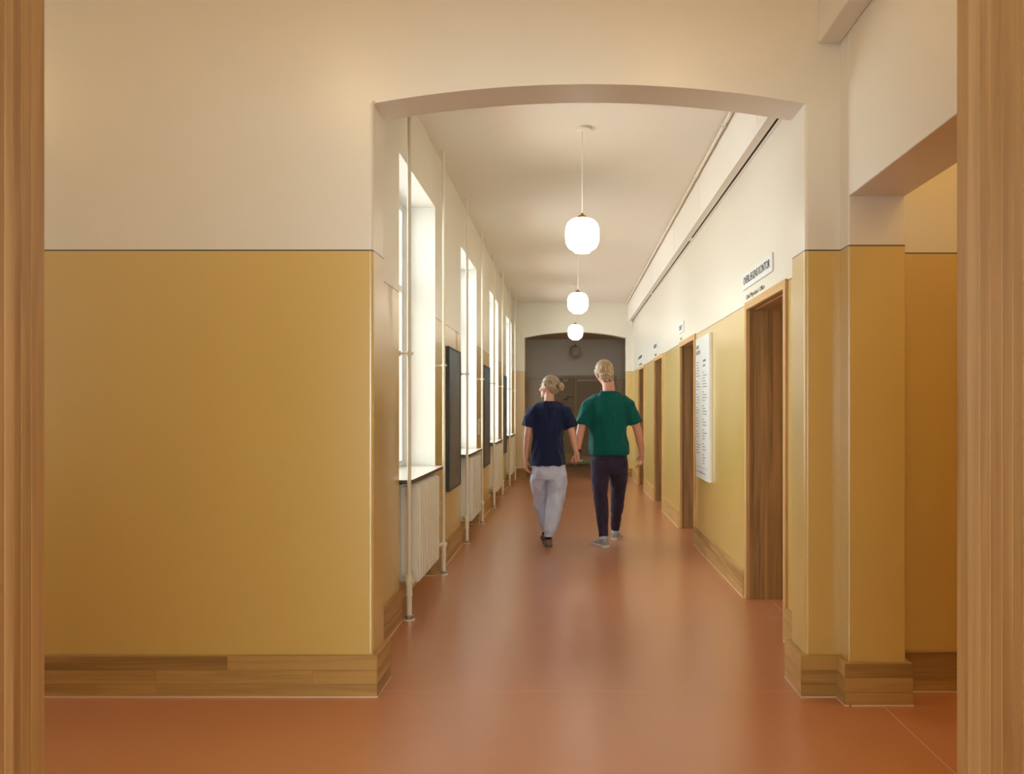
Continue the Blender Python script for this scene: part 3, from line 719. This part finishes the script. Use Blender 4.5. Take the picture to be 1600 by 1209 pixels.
def head(bm, c, Mx, s=1.0, female=False):
    c = Vector(c)
    def P(x, y, z): return c + Mx @ Vector((x * s, y * s, z * s))
    def E(x, y, z, rx, ry, rz, M2=None): ball(bm, P(x, y, z), (rx * s, ry * s, rz * s), Mx @ M2 if M2 else Mx, 20, 14)
    E(0, -.012, .030, .074, .094, .088); E(0, .030, -.025, .060, .066, .075)
    E(0, .045, -.070, .043, .045, .036); E(0, .083, -.094, .019, .016, .016)          # jaw and chin
    E(0, .080, .022, .052, .014, .012)                                               # brow ridge
    E(-.036, .070, -.022, .022, .022, .018); E(.036, .070, -.022, .022, .022, .018)  # cheekbones
    tube(bm, [P(0, .086, .018), P(0, .102, -.008), P(0, .112, -.026), P(0, .098, -.036)], [.008 * s, .010 * s, .014 * s, .010 * s], 10)
    for sx in (-1, 1):
        E(sx * .012, .100, -.031, .009, .010, .008)
        E(sx * .077, -.004, -.004, .009, .017, .031); E(sx * .082, -.010, .008, .006, .014, .016)
    tube(bm, [P(-.023, .086, -.058), P(0, .094, -.055), P(.023, .086, -.058)], [.004 * s, .0065 * s, .004 * s], 8)
    tube(bm, [P(-.020, .085, -.066), P(0, .092, -.067), P(.020, .085, -.066)], [.004 * s, .0075 * s, .004 * s], 8)
    return P
def face_bits(P, Mx, s, root):
    for sx in (-1, 1):
        bm = bmesh.new(); ball(bm, P(sx * .031, .078, .002), (.0115 * s, .0095 * s, .0070 * s), Mx, 14, 10); e = obj('eye', bm, M['eye_white'], root, smooth=True)
        bm = bmesh.new(); ball(bm, P(sx * .031, .0862, .002), (.0048 * s, .0024 * s, .0048 * s), Mx, 12, 8); obj('iris', bm, M['iris'], e, smooth=True)
        bm = bmesh.new(); tube(bm, [P(sx * .014, .093, .020), P(sx * .031, .095, .026), P(sx * .048, .083, .021)], [.0025 * s, .0035 * s, .002 * s], 8); obj('eyebrow', bm, M['brow'], root, smooth=True)
def hand(bm, wrist, dirv, nrm, thumb, curl=25, s=1.0, tcurl=20, spread=1.0):
    """palm, four unequal bent fingers and a side thumb; nrm = direction the palm faces, thumb = side the thumb is on"""
    wrist = Vector(wrist); d = Vector(dirv).normalized(); n_ = Vector(nrm); n_ = (n_ - d * n_.dot(d)).normalized()
    t = Vector(thumb); t = (t - d * t.dot(d) - n_ * t.dot(n_)).normalized()
    def pt(a, b, c): return wrist + (d * a + t * b + n_ * c) * s
    tube(bm, [pt(-.03, 0, 0), pt(.0, 0, 0), pt(.03, .002, 0), pt(.065, .002, 0), pt(.09, 0, 0)],
         [.026 * s, .028 * s, .037 * s, .041 * s, .036 * s], 16, flat=[.021 * s, .018 * s, .016 * s, .014 * s, .010 * s], ref=n_)
    ball(bm, pt(.035, .024, .008), (.018 * s,) * 3, None, 12, 8)
    for k, (off, L) in enumerate(((.029, .92), (.010, 1.0), (-.009, .94), (-.027, .76))):
        p = pt(.070, off, 0); q = [p, pt(.088, off * 1.06 * spread, 0)]; ang = 0; seg = (.043 * L, .027 * L, .021 * L)
        for j, l in enumerate(seg):
            ang += R(curl * (1.0, 1.15, .8)[j] + 4 * k)
            q.append(q[-1] + (d * math.cos(ang) + n_ * math.sin(ang) + t * off * 1.2 * (spread - 1)) .normalized() * l * s)
        tube(bm, q, [.0095 * s, .0095 * s, .0088 * s, .0082 * s, .0068 * s], 10)
        ball(bm, q[-1], (.0066 * s,) * 3, None, 10, 6)
    a = R(tcurl); q = [pt(.018, .020, .004), pt(.044, .044, .010)]
    q.append(q[-1] + (d * .80 + t * .45 + n_ * math.sin(a)).normalized() * .032 * s)
    q.append(q[-1] + (d * .90 + t * .05 + n_ * (math.sin(a) + .3)).normalized() * .026 * s)
    tube(bm, q, [.015 * s, .0115 * s, .0098 * s, .0078 * s], 10); ball(bm, q[-1], (.0076 * s,) * 3, None, 10, 6)
def folds(seed, amp, vert=1.0, fr=9.0):
    o = Vector((seed * 3.1, seed * 1.7, seed * 5.3))
    def f(c):
        p = Vector((c.x * fr, c.y * fr, c.z * fr * (1 - .72 * vert))) + o
        r = 1 - abs(noise.noise(p)) * 2
        r2 = noise.noise(p * 2.3)
        return amp * (r - .6) + amp * .45 * r2
    return f
def sneaker(root, ankle, heel, toe, mats, name, s=1.0, soleup=None):
    """upper, rubber sole and laces along heel->toe (points on the ground plane of the shoe)"""
    h, t = Vector(heel), Vector(toe); d = (t - h).normalized(); L = (t - h).length
    up = Vector(soleup) if soleup else Vector((0, 0, 1)); up = (up - d * up.dot(d)).normalized(); sd = d.cross(up)
    def prof(k):
        return (.030, .036, .034, .033, .040, .046, .044, .030)[k] * s
    us = (.0, .06, .25, .45, .62, .78, .92, 1.0)
    bm = bmesh.new()
    lo, hi = [], []
    for k, u in enumerate(us):
        hgt = (.060, .074, .078, .074, .056, .044, .034, .022)[k] * s
        c = h + d * (u * L); w_ = prof(k) * (1 if 0 < k < 7 else .75)
        ring = []
        for j in range(12):
            a = math.pi * j / 11; ring.append(bm.verts.new(c + sd * (w_ * math.cos(a)) + up * (.018 * s + (hgt - .018 * s) * math.sin(a) ** .7)))
        lo.append(ring)
    for i in range(len(lo) - 1):
        for j in range(11): bm.faces.new((lo[i][j], lo[i][j + 1], lo[i + 1][j + 1], lo[i + 1][j]))
        bm.faces.new((lo[i][0], lo[i + 1][0], lo[i + 1][11], lo[i][11]))
    bm.faces.new(lo[0]); bm.faces.new(lo[-1][::-1])
    ak = Vector(ankle); b0 = h + d * (.2 * L) + up * .05 * s
    tube(bm, [b0, b0 * .4 + ak * .6 + up * 0, ], [.040 * s, .040 * s], 14)
    u_ = grown(name, bm, .005, mats[0], root, 5)
    bm = bmesh.new(); a_, b_ = [], []
    for sg in (1, -1):
        for k in (range(8) if sg > 0 else range(7, -1, -1)):
            c = h + d * (us[k] * L * 1.03 - .006); w_ = prof(k) * 1.07 * (1 if 0 < k < 7 else .7)
            a_.append(bm.verts.new(c + sd * sg * w_)); b_.append(bm.verts.new(c + sd * sg * w_ + up * .024 * s))
    bm.faces.new(a_); bm.faces.new(b_[::-1])
    for k in range(16): bm.faces.new((a_[k], a_[(k + 1) % 16], b_[(k + 1) % 16], b_[k]))
    obj('sole', bm, mats[1], u_, bevel=.003)
    bm = bmesh.new()
    for k in range(4):
        u = .40 + .09 * k; z = (.078, .073, .064, .058)[k] * s; c = h + d * (u * L)
        tube(bm, [c + sd * .02 * s + up * (z - .006), c + up * z, c - sd * .02 * s + up * (z - .006)], [.0028 * s] * 3, 6)
    obj('laces', bm, mats[2], u_, smooth=True)
    return u_
M['skin'] = plain('skin_light', rgb(214, 160, 134), .5, var=.05); M['skin2'] = plain('skin_ruddy', rgb(206, 144, 122), .5, var=.05)
for q in ('skin', 'skin2'):
    b = M[q].node_tree.nodes['Principled BSDF']; b.inputs['Subsurface Weight'].default_value = .12; b.inputs['Subsurface Radius'].default_value = (.012, .005, .003); b.inputs['Subsurface Scale'].default_value = 1
M['eye_white'] = plain('eye_white', rgb(228, 222, 214), .2); M['iris'] = plain('iris_grey', rgb(60, 72, 84), .15); M['brow'] = plain('eyebrow_hair', rgb(120, 92, 62), .7)
def hair_mat(name, c1, c2, scale=(160, 160, 18)):
    m, n, l, b = nt(name); tc = n.new('ShaderNodeTexCoord'); mp = n.new('ShaderNodeMapping'); mp.inputs['Scale'].default_value = scale
    l.new(tc.outputs['Object'], mp.inputs['Vector']); no = n.new('ShaderNodeTexNoise'); no.inputs['Scale'].default_value = 1; no.inputs['Detail'].default_value = 4
    l.new(mp.outputs[0], no.inputs['Vector']); cr = n.new('ShaderNodeValToRGB'); cr.color_ramp.elements[0].position = .35; cr.color_ramp.elements[1].position = .68
    cr.color_ramp.elements[0].color = c1; cr.color_ramp.elements[1].color = c2; l.new(no.outputs['Fac'], cr.inputs[0]); l.new(cr.outputs[0], b.inputs['Base Color'])
    b.inputs['Roughness'].default_value = .45; bp = n.new('ShaderNodeBump'); bp.inputs['Strength'].default_value = .5; bp.inputs['Distance'].default_value = .003
    l.new(no.outputs['Fac'], bp.inputs['Height']); l.new(bp.outputs['Normal'], b.inputs['Normal']); return m
M['hair_w'] = hair_mat('ash_blonde_hair', rgb(104, 76, 48), rgb(206, 184, 156)); M['hair_m'] = hair_mat('sandy_hair', rgb(128, 98, 66), rgb(206, 178, 142))
def cloth(name, col, rough=.85, var=.12):
    m = plain(name, col, rough, var=var, bump=.25, bscale=700, spec=.2); b = m.node_tree.nodes['Principled BSDF']; b.inputs['Sheen Weight'].default_value = .12; return m
M['navy'] = cloth('navy_cotton', rgb(24, 32, 66)); M['green'] = cloth('bottle_green_cotton', rgb(0, 82, 76)); M['sweat'] = cloth('pale_grey_jersey', rgb(198, 203, 228), var=.04)
M['dark_denim'] = cloth('dark_aubergine_denim', rgb(50, 40, 60)); M['shoe_b'] = plain('taupe_suede', rgb(120, 100, 88), .8, bump=.2, bscale=200); M['shoe_g'] = plain('grey_canvas', rgb(150, 150, 152), .8, bump=.2, bscale=400)
M['sole'] = plain('pale_rubber', rgb(206, 200, 190), .6); M['sole_b'] = plain('brown_rubber', rgb(92, 76, 66), .6); M['lace'] = plain('shoe_lace', rgb(190, 186, 180), .8); M['sock'] = cloth('black_sock', rgb(22, 22, 26))
M['band'] = plain('dark_red_band', rgb(92, 30, 30), .6)

# ---- woman in navy T-shirt
W = thing('person', 'person with fair hair in a bun, navy T-shirt and pale grey sweatpants, walking away', 'person', (-.19, 7.93, 0))
Y0 = 7.95
Mw = rot(60, 0, 0); bm = bmesh.new(); hc = (-.190, Y0 + .02, 1.572)
Pw = head(bm, hc, Mw, .96)
tube(bm, [(-.192, Y0 - .008, 1.36), (-.192, Y0 - .008, 1.43), (-.188, Y0 + .005, 1.50), (-.188, Y0 + .01, 1.54)], [.062, .050, .046, .048], 18)
rings(bm, [(-.195, Y0, .70, .10, .09), (-.2, Y0, .80, .128, .090), (-.2, Y0, .88, .130, .090), (-.2, Y0, 1.02, .120, .085), (-.2, Y0, 1.18, .140, .095), (-.195, Y0, 1.28, .140, .085), (-.192, Y0 - .005, 1.35, .110, .062), (-.192, Y0 - .01, 1.40, .05, .045)])
tube(bm, [(-.31, Y0, 1.352), (-.346, Y0 - .005, 1.315), (-.385, Y0 - .015, 1.20), (-.405, Y0 - .02, 1.09), (-.414, Y0 + .01, .98), (-.420, Y0 + .035, .855)], [.036, .042, .041, .036, .034, .024], 16)
hand(bm, (-.420, Y0 + .035, .850), (-.02, .10, -1), (.9, -.3, 0), (0, 1, .1), 22, .90)
tube(bm, [(-.07, Y0, 1.352), (-.036, Y0 - .005, 1.315), (.012, Y0 - .012, 1.20), (.043, Y0 - .02, 1.10), (.060, Y0 - .01, 1.02), (.078, Y0 - .002, .935)], [.036, .042, .041, .036, .034, .024], 16)
hand(bm, (.079, Y0 - .002, .930), (.12, .02, -1), (.75, .55, 0), (-.3, 1, .2), 44, .90, 30)
tube(bm, [(-.140, Y0, .80), (-.114, Y0 + .005, .65), (-.132, Y0 + .02, .47), (-.165, Y0 - .01, .30), (-.198, Y0 - .04, .10), (-.198, Y0 - .04, .07)], [.056, .058, .050, .048, .030, .032], 16)
tube(bm, [(-.268, Y0, .80), (-.290, Y0 + .06, .64), (-.290, Y0 + .17, .45), (-.262, Y0 + .22, .30), (-.236, Y0 + .28, .09)], [.056, .056, .048, .044, .030], 16)
tube(bm, [(-.198, Y0 - .04, .055), (-.198, Y0 + .06, .04)], [.028, .024], 12)
tube(bm, [(-.236, Y0 + .28, .07), (-.240, Y0 + .38, .04)], [.028, .022], 12)
grown('body', bm, .0048, M['skin'], W, 5)
face_bits(Pw, Mw, .96, W)
bm = bmesh.new()                                                        # hair drawn back, bun at the back of the head
ball(bm, Pw(0, -.020, .044), (.080, .092, .084), Mw, 24, 16); ball(bm, Pw(0, -.050, -.010), (.066, .058, .062), Mw); ball(bm, Pw(0, -.075, .0), (.045, .04, .045), Mw)
for sx in (-1, 1): tube(bm, [Pw(sx * .060, .045, .050), Pw(sx * .078, .0, .028), Pw(sx * .062, -.06, .0), Pw(0, -.1, -.005)], [.012, .018, .02, .02], 10)
grown('hair', bm, .005, M['hair_w'], W, 4, folds(3, .0022, 0, 60))
bm = bmesh.new(); bc = Pw(0, -.140, .006)
for k in range(5):
    t0 = 2 * math.pi * k / 5; q = []
    for j in range(9):
        t = t0 + j * .55; rr = .034 - .0014 * j; q.append(bc + Mw @ Vector((math.cos(t) * rr, -.008 * math.sin(j * .8), math.sin(t) * rr)))
    tube(bm, q, [.0125] * 9, 8)
ball(bm, bc, (.036, .030, .036), Mw)
hb = grown('bun', bm, .0045, M['hair_w'], W, 2)
bm = bmesh.new(); c0 = Pw(0, -.104, .002); q = [c0 + Mw @ Vector((math.cos(2 * math.pi * k / 16) * .025, 0, math.sin(2 * math.pi * k / 16) * .025)) for k in range(17)]
tube(bm, q, [.005] * 17, 8); obj('hair_tie', bm, M['sock'], hb, smooth=True)
bm = bmesh.new()
rings(bm, [(-.203, Y0 - .005, .80, .180, .136), (-.203, Y0 - .005, .84, .177, .132), (-.204, Y0, .95, .162, .118), (-.205, Y0, 1.06, .150, .110), (-.204, Y0, 1.18, .160, .114), (-.198, Y0, 1.30, .170, .110), (-.194, Y0 - .005, 1.370, .160, .090), (-.192, Y0 - .008, 1.408, .125, .070), (-.192, Y0 - .012, 1.432, .078, .060)], 40)
tube(bm, [(-.24, Y0 - .01, 1.392), (-.30, Y0, 1.362), (-.343, Y0 - .005, 1.322), (-.375, Y0 - .012, 1.255), (-.395, Y0 - .018, 1.180)], [.046, .056, .068, .066, .068], 18)
tube(bm, [(-.145, Y0 - .01, 1.392), (-.085, Y0, 1.362), (-.040, Y0 - .005, 1.330), (-.004, Y0 - .010, 1.255), (.028, Y0 - .016, 1.172)], [.046, .056, .068, .066, .069], 18)
sh = grown('shirt', bm, .0065, M['navy'], W, 4, folds(1, .013, .80, 11))
bm = bmesh.new(); q = [(-.192 + .068 * math.cos(t), Y0 - .012 + .056 * math.sin(t), 1.423 - .005 * math.sin(t)) for t in [2 * math.pi * k / 24 for k in range(25)]]
tube(bm, q, [.0075] * 25, 8); obj('collar', bm, M['navy'], sh, smooth=True)
bm = bmesh.new()
rings(bm, [(-.20, Y0, .66, .12, .10), (-.20, Y0, .72, .150, .112), (-.20, Y0, .80, .156, .114), (-.20, Y0, .87, .160, .112)], 36)
tube(bm, [(-.126, Y0, .80), (-.106, Y0 + .005, .66), (-.112, Y0 + .020, .52), (-.138, Y0 + .010, .40), (-.162, Y0 - .015, .26), (-.186, Y0 - .035, .16), (-.196, Y0 - .04, .105)], [.090, .094, .092, .088, .078, .062, .043], 20)
tube(bm, [(-.280, Y0, .80), (-.294, Y0 + .05, .66), (-.287, Y0 + .13, .52), (-.280, Y0 + .18, .42), (-.262, Y0 + .22, .30), (-.246, Y0 + .26, .18), (-.236, Y0 + .28, .105)], [.088, .088, .080, .074, .066, .054, .044], 20)
tr = grown('trousers', bm, .0062, M['sweat'], W, 5, folds(6, .016, .62, 11))
bm = bmesh.new(); tube(bm, [(-.196, Y0 - .04, .098), (-.196, Y0 - .04, .122)], [.044, .046], 20); obj('cuff', bm, M['sweat'], tr, smooth='auto')
bm = bmesh.new(); tube(bm, [(-.236, Y0 + .28, .095), (-.236, Y0 + .28, .12)], [.042, .044], 20); obj('cuff', bm, M['sweat'], tr, smooth='auto')
bm = bmesh.new(); tube(bm, [(-.198, Y0 - .04, .06), (-.198, Y0 - .04, .105)], [.034, .033], 16); obj('sock', bm, M['sock'], W, smooth='auto')
bm = bmesh.new(); tube(bm, [(-.236, Y0 + .28, .06), (-.236, Y0 + .28, .10)], [.033, .032], 16); obj('sock', bm, M['sock'], W, smooth='auto')
sneaker(W, (-.198, Y0 - .04, .09), (-.192, Y0 - .088, 0), (-.215, Y0 + .165, 0), (M['shoe_b'], M['sole_b'], M['lace']), 'shoe', .95)
sneaker(W, (-.236, Y0 + .28, .09), (-.234, Y0 + .232, 0), (-.250, Y0 + .48, 0), (M['shoe_b'], M['sole_b'], M['lace']), 'shoe', .95)

# ---- man in green T-shirt
G = thing('person', 'taller person with short fair hair, bottle green T-shirt and slim dark trousers, walking away', 'person', (.41, 8.08, 0))
Y1 = 8.08
Mm = rot(14, -13, -6); bm = bmesh.new(); hc = (.372, Y1 + .025, 1.712)
Pm = head(bm, hc, Mm, 1.10)
tube(bm, [(.412, Y1 - .005, 1.44), (.410, Y1 - .010, 1.55), (.402, Y1 + .0, 1.62), (.394, Y1 + .015, 1.67)], [.055, .064, .061, .060], 18)
rings(bm, [(.412, Y1, .72, .12, .10), (.412, Y1, .84, .165, .108), (.412, Y1, .95, .155, .105), (.408, Y1, 1.08, .150, .100), (.402, Y1, 1.22, .165, .110), (.402, Y1, 1.34, .165, .100), (.405, Y1 - .005, 1.42, .140, .075), (.410, Y1 - .01, 1.49, .060, .050)])
tube(bm, [(.26, Y1, 1.42), (.212, Y1 - .005, 1.385), (.160, Y1 - .03, 1.27), (.126, Y1 - .05, 1.15), (.106, Y1 - .075, 1.05), (.094, Y1 - .105, .945)], [.042, .050, .048, .042, .040, .028], 16)
hand(bm, (.094, Y1 - .106, .94), (.02, -.02, -1), (-.85, -.30, 0), (.2, 1, .2), 46, 1.02, 30)
tube(bm, [(.55, Y1, 1.42), (.600, Y1 - .005, 1.385), (.655, Y1 - .015, 1.27), (.697, Y1 - .02, 1.15), (.722, Y1 + .005, 1.04), (.745, Y1 + .03, .925)], [.042, .050, .048, .042, .040, .028], 16)
hand(bm, (.745, Y1 + .03, .92), (.02, .08, -1), (-.9, -.3, 0), (-.2, 1, .1), 22, 1.02)
tube(bm, [(.318, Y1, .82), (.318, Y1 - .03, .66), (.322, Y1 - .06, .48), (.338, Y1 - .13, .30), (.350, Y1 - .20, .10), (.350, Y1 - .20, .07)], [.080, .068, .050, .048, .033, .034], 16)
tube(bm, [(.505, Y1, .82), (.515, Y1 + .06, .66), (.512, Y1 + .14, .50), (.500, Y1 + .20, .30), (.488, Y1 + .26, .10), (.488, Y1 + .26, .07)], [.080, .068, .050, .048, .033, .034], 16)
tube(bm, [(.350, Y1 - .20, .06), (.33, Y1 - .12, .04)], [.03, .026], 12); tube(bm, [(.488, Y1 + .26, .06), (.50, Y1 + .35, .04)], [.03, .026], 12)
grown('body', bm, .0050, M['skin2'], G, 5)
face_bits(Pm, Mm, 1.10, G)
bm = bmesh.new()
ball(bm, Pm(0, -.018, .044), (.0925, .1085, .098), Mm, 24, 16); ball(bm, Pm(0, -.050, -.015), (.078, .064, .068), Mm); ball(bm, Pm(0, -.048, -.052), (.060, .048, .050), Mm); ball(bm, Pm(.0, .045, .090), (.055, .042, .028), Mm)
for sx in (-1, 1): tube(bm, [Pm(sx * .070, .03, .06), Pm(sx * .079, .018, .02), Pm(sx * .077, .016, -.006)], [.016, .012, .007], 10)
grown('hair', bm, .005, M['hair_m'], G, 3, folds(4, .0035, 0, 48))
bm = bmesh.new()
rings(bm, [(.414, Y1, .898, .206, .146), (.414, Y1, .93, .210, .148), (.412, Y1, 1.00, .204, .142), (.406, Y1, 1.10, .194, .134), (.402, Y1, 1.22, .196, .134), (.402, Y1, 1.34, .206, .130), (.403, Y1 - .004, 1.41, .200, .108), (.406, Y1 - .01, 1.485, .125, .080), (.410, Y1 - .014, 1.535, .088, .072)], 40)
tube(bm, [(.35, Y1 - .01, 1.480), (.27, Y1 - .005, 1.435), (.215, Y1 - .005, 1.385), (.175, Y1 - .02, 1.30), (.142, Y1 - .038, 1.195)], [.052, .066, .076, .076, .078], 18)
tube(bm, [(.465, Y1 - .01, 1.480), (.545, Y1 - .005, 1.435), (.602, Y1 - .005, 1.385), (.640, Y1 - .012, 1.30), (.672, Y1 - .018, 1.205)], [.052, .066, .076, .076, .078], 18)
sh = grown('shirt', bm, .007, M['green'], G, 4, folds(2, .015, .78, 10))
bm = bmesh.new(); q = [(.410 + .076 * math.cos(t), Y1 - .014 + .066 * math.sin(t), 1.525 - .005 * math.sin(t)) for t in [2 * math.pi * k / 24 for k in range(25)]]
tube(bm, q, [.0090] * 25, 8); obj('collar', bm, M['green'], sh, smooth=True)
bm = bmesh.new()
rings(bm, [(.412, Y1, .70, .13, .10), (.412, Y1, .78, .178, .124), (.412, Y1, .86, .182, .126), (.412, Y1, .96, .176, .118)], 36)
tube(bm, [(.320, Y1, .84), (.320, Y1 - .03, .67), (.322, Y1 - .06, .50), (.332, Y1 - .10, .37), (.342, Y1 - .155, .24), (.350, Y1 - .20, .10)], [.099, .093, .072, .068, .056, .046], 20)
tube(bm, [(.504, Y1, .84), (.514, Y1 + .06, .67), (.512, Y1 + .14, .50), (.506, Y1 + .17, .37), (.496, Y1 + .22, .24), (.488, Y1 + .26, .10)], [.099, .094, .073, .068, .056, .046], 20)
tr = grown('trousers', bm, .0065, M['dark_denim'], G, 6, folds(9, .006, .3, 14))
for x0 in (.285, .455):
    bx('back_pocket', x0, x0 + .09, Y1 - .131, Y1 - .120, .735, .835, M['dark_denim'], tr, .004)
bm = bmesh.new(); tube(bm, [(.093, Y1 - .108, .928), (.095, Y1 - .102, .952)], [.034, .035], 20); obj('wristband', bm, M['band'], G, smooth='auto')
for p in ((.350, Y1 - .20), (.488, Y1 + .26)):
    bm = bmesh.new(); tube(bm, [(p[0], p[1], .06), (p[0], p[1], .11)], [.037, .036], 16); obj('sock', bm, M['sweat'], G, smooth='auto')
sneaker(G, (.350, Y1 - .20, .09), (.372, Y1 - .262, 0), (.268, Y1 - .02, 0), (M['shoe_g'], M['sole'], M['lace']), 'shoe', 1.04)
sneaker(G, (.488, Y1 + .26, .09), (.480, Y1 + .20, 0), (.530, Y1 + .475, 0), (M['shoe_g'], M['sole'], M['lace']), 'shoe', 1.04)
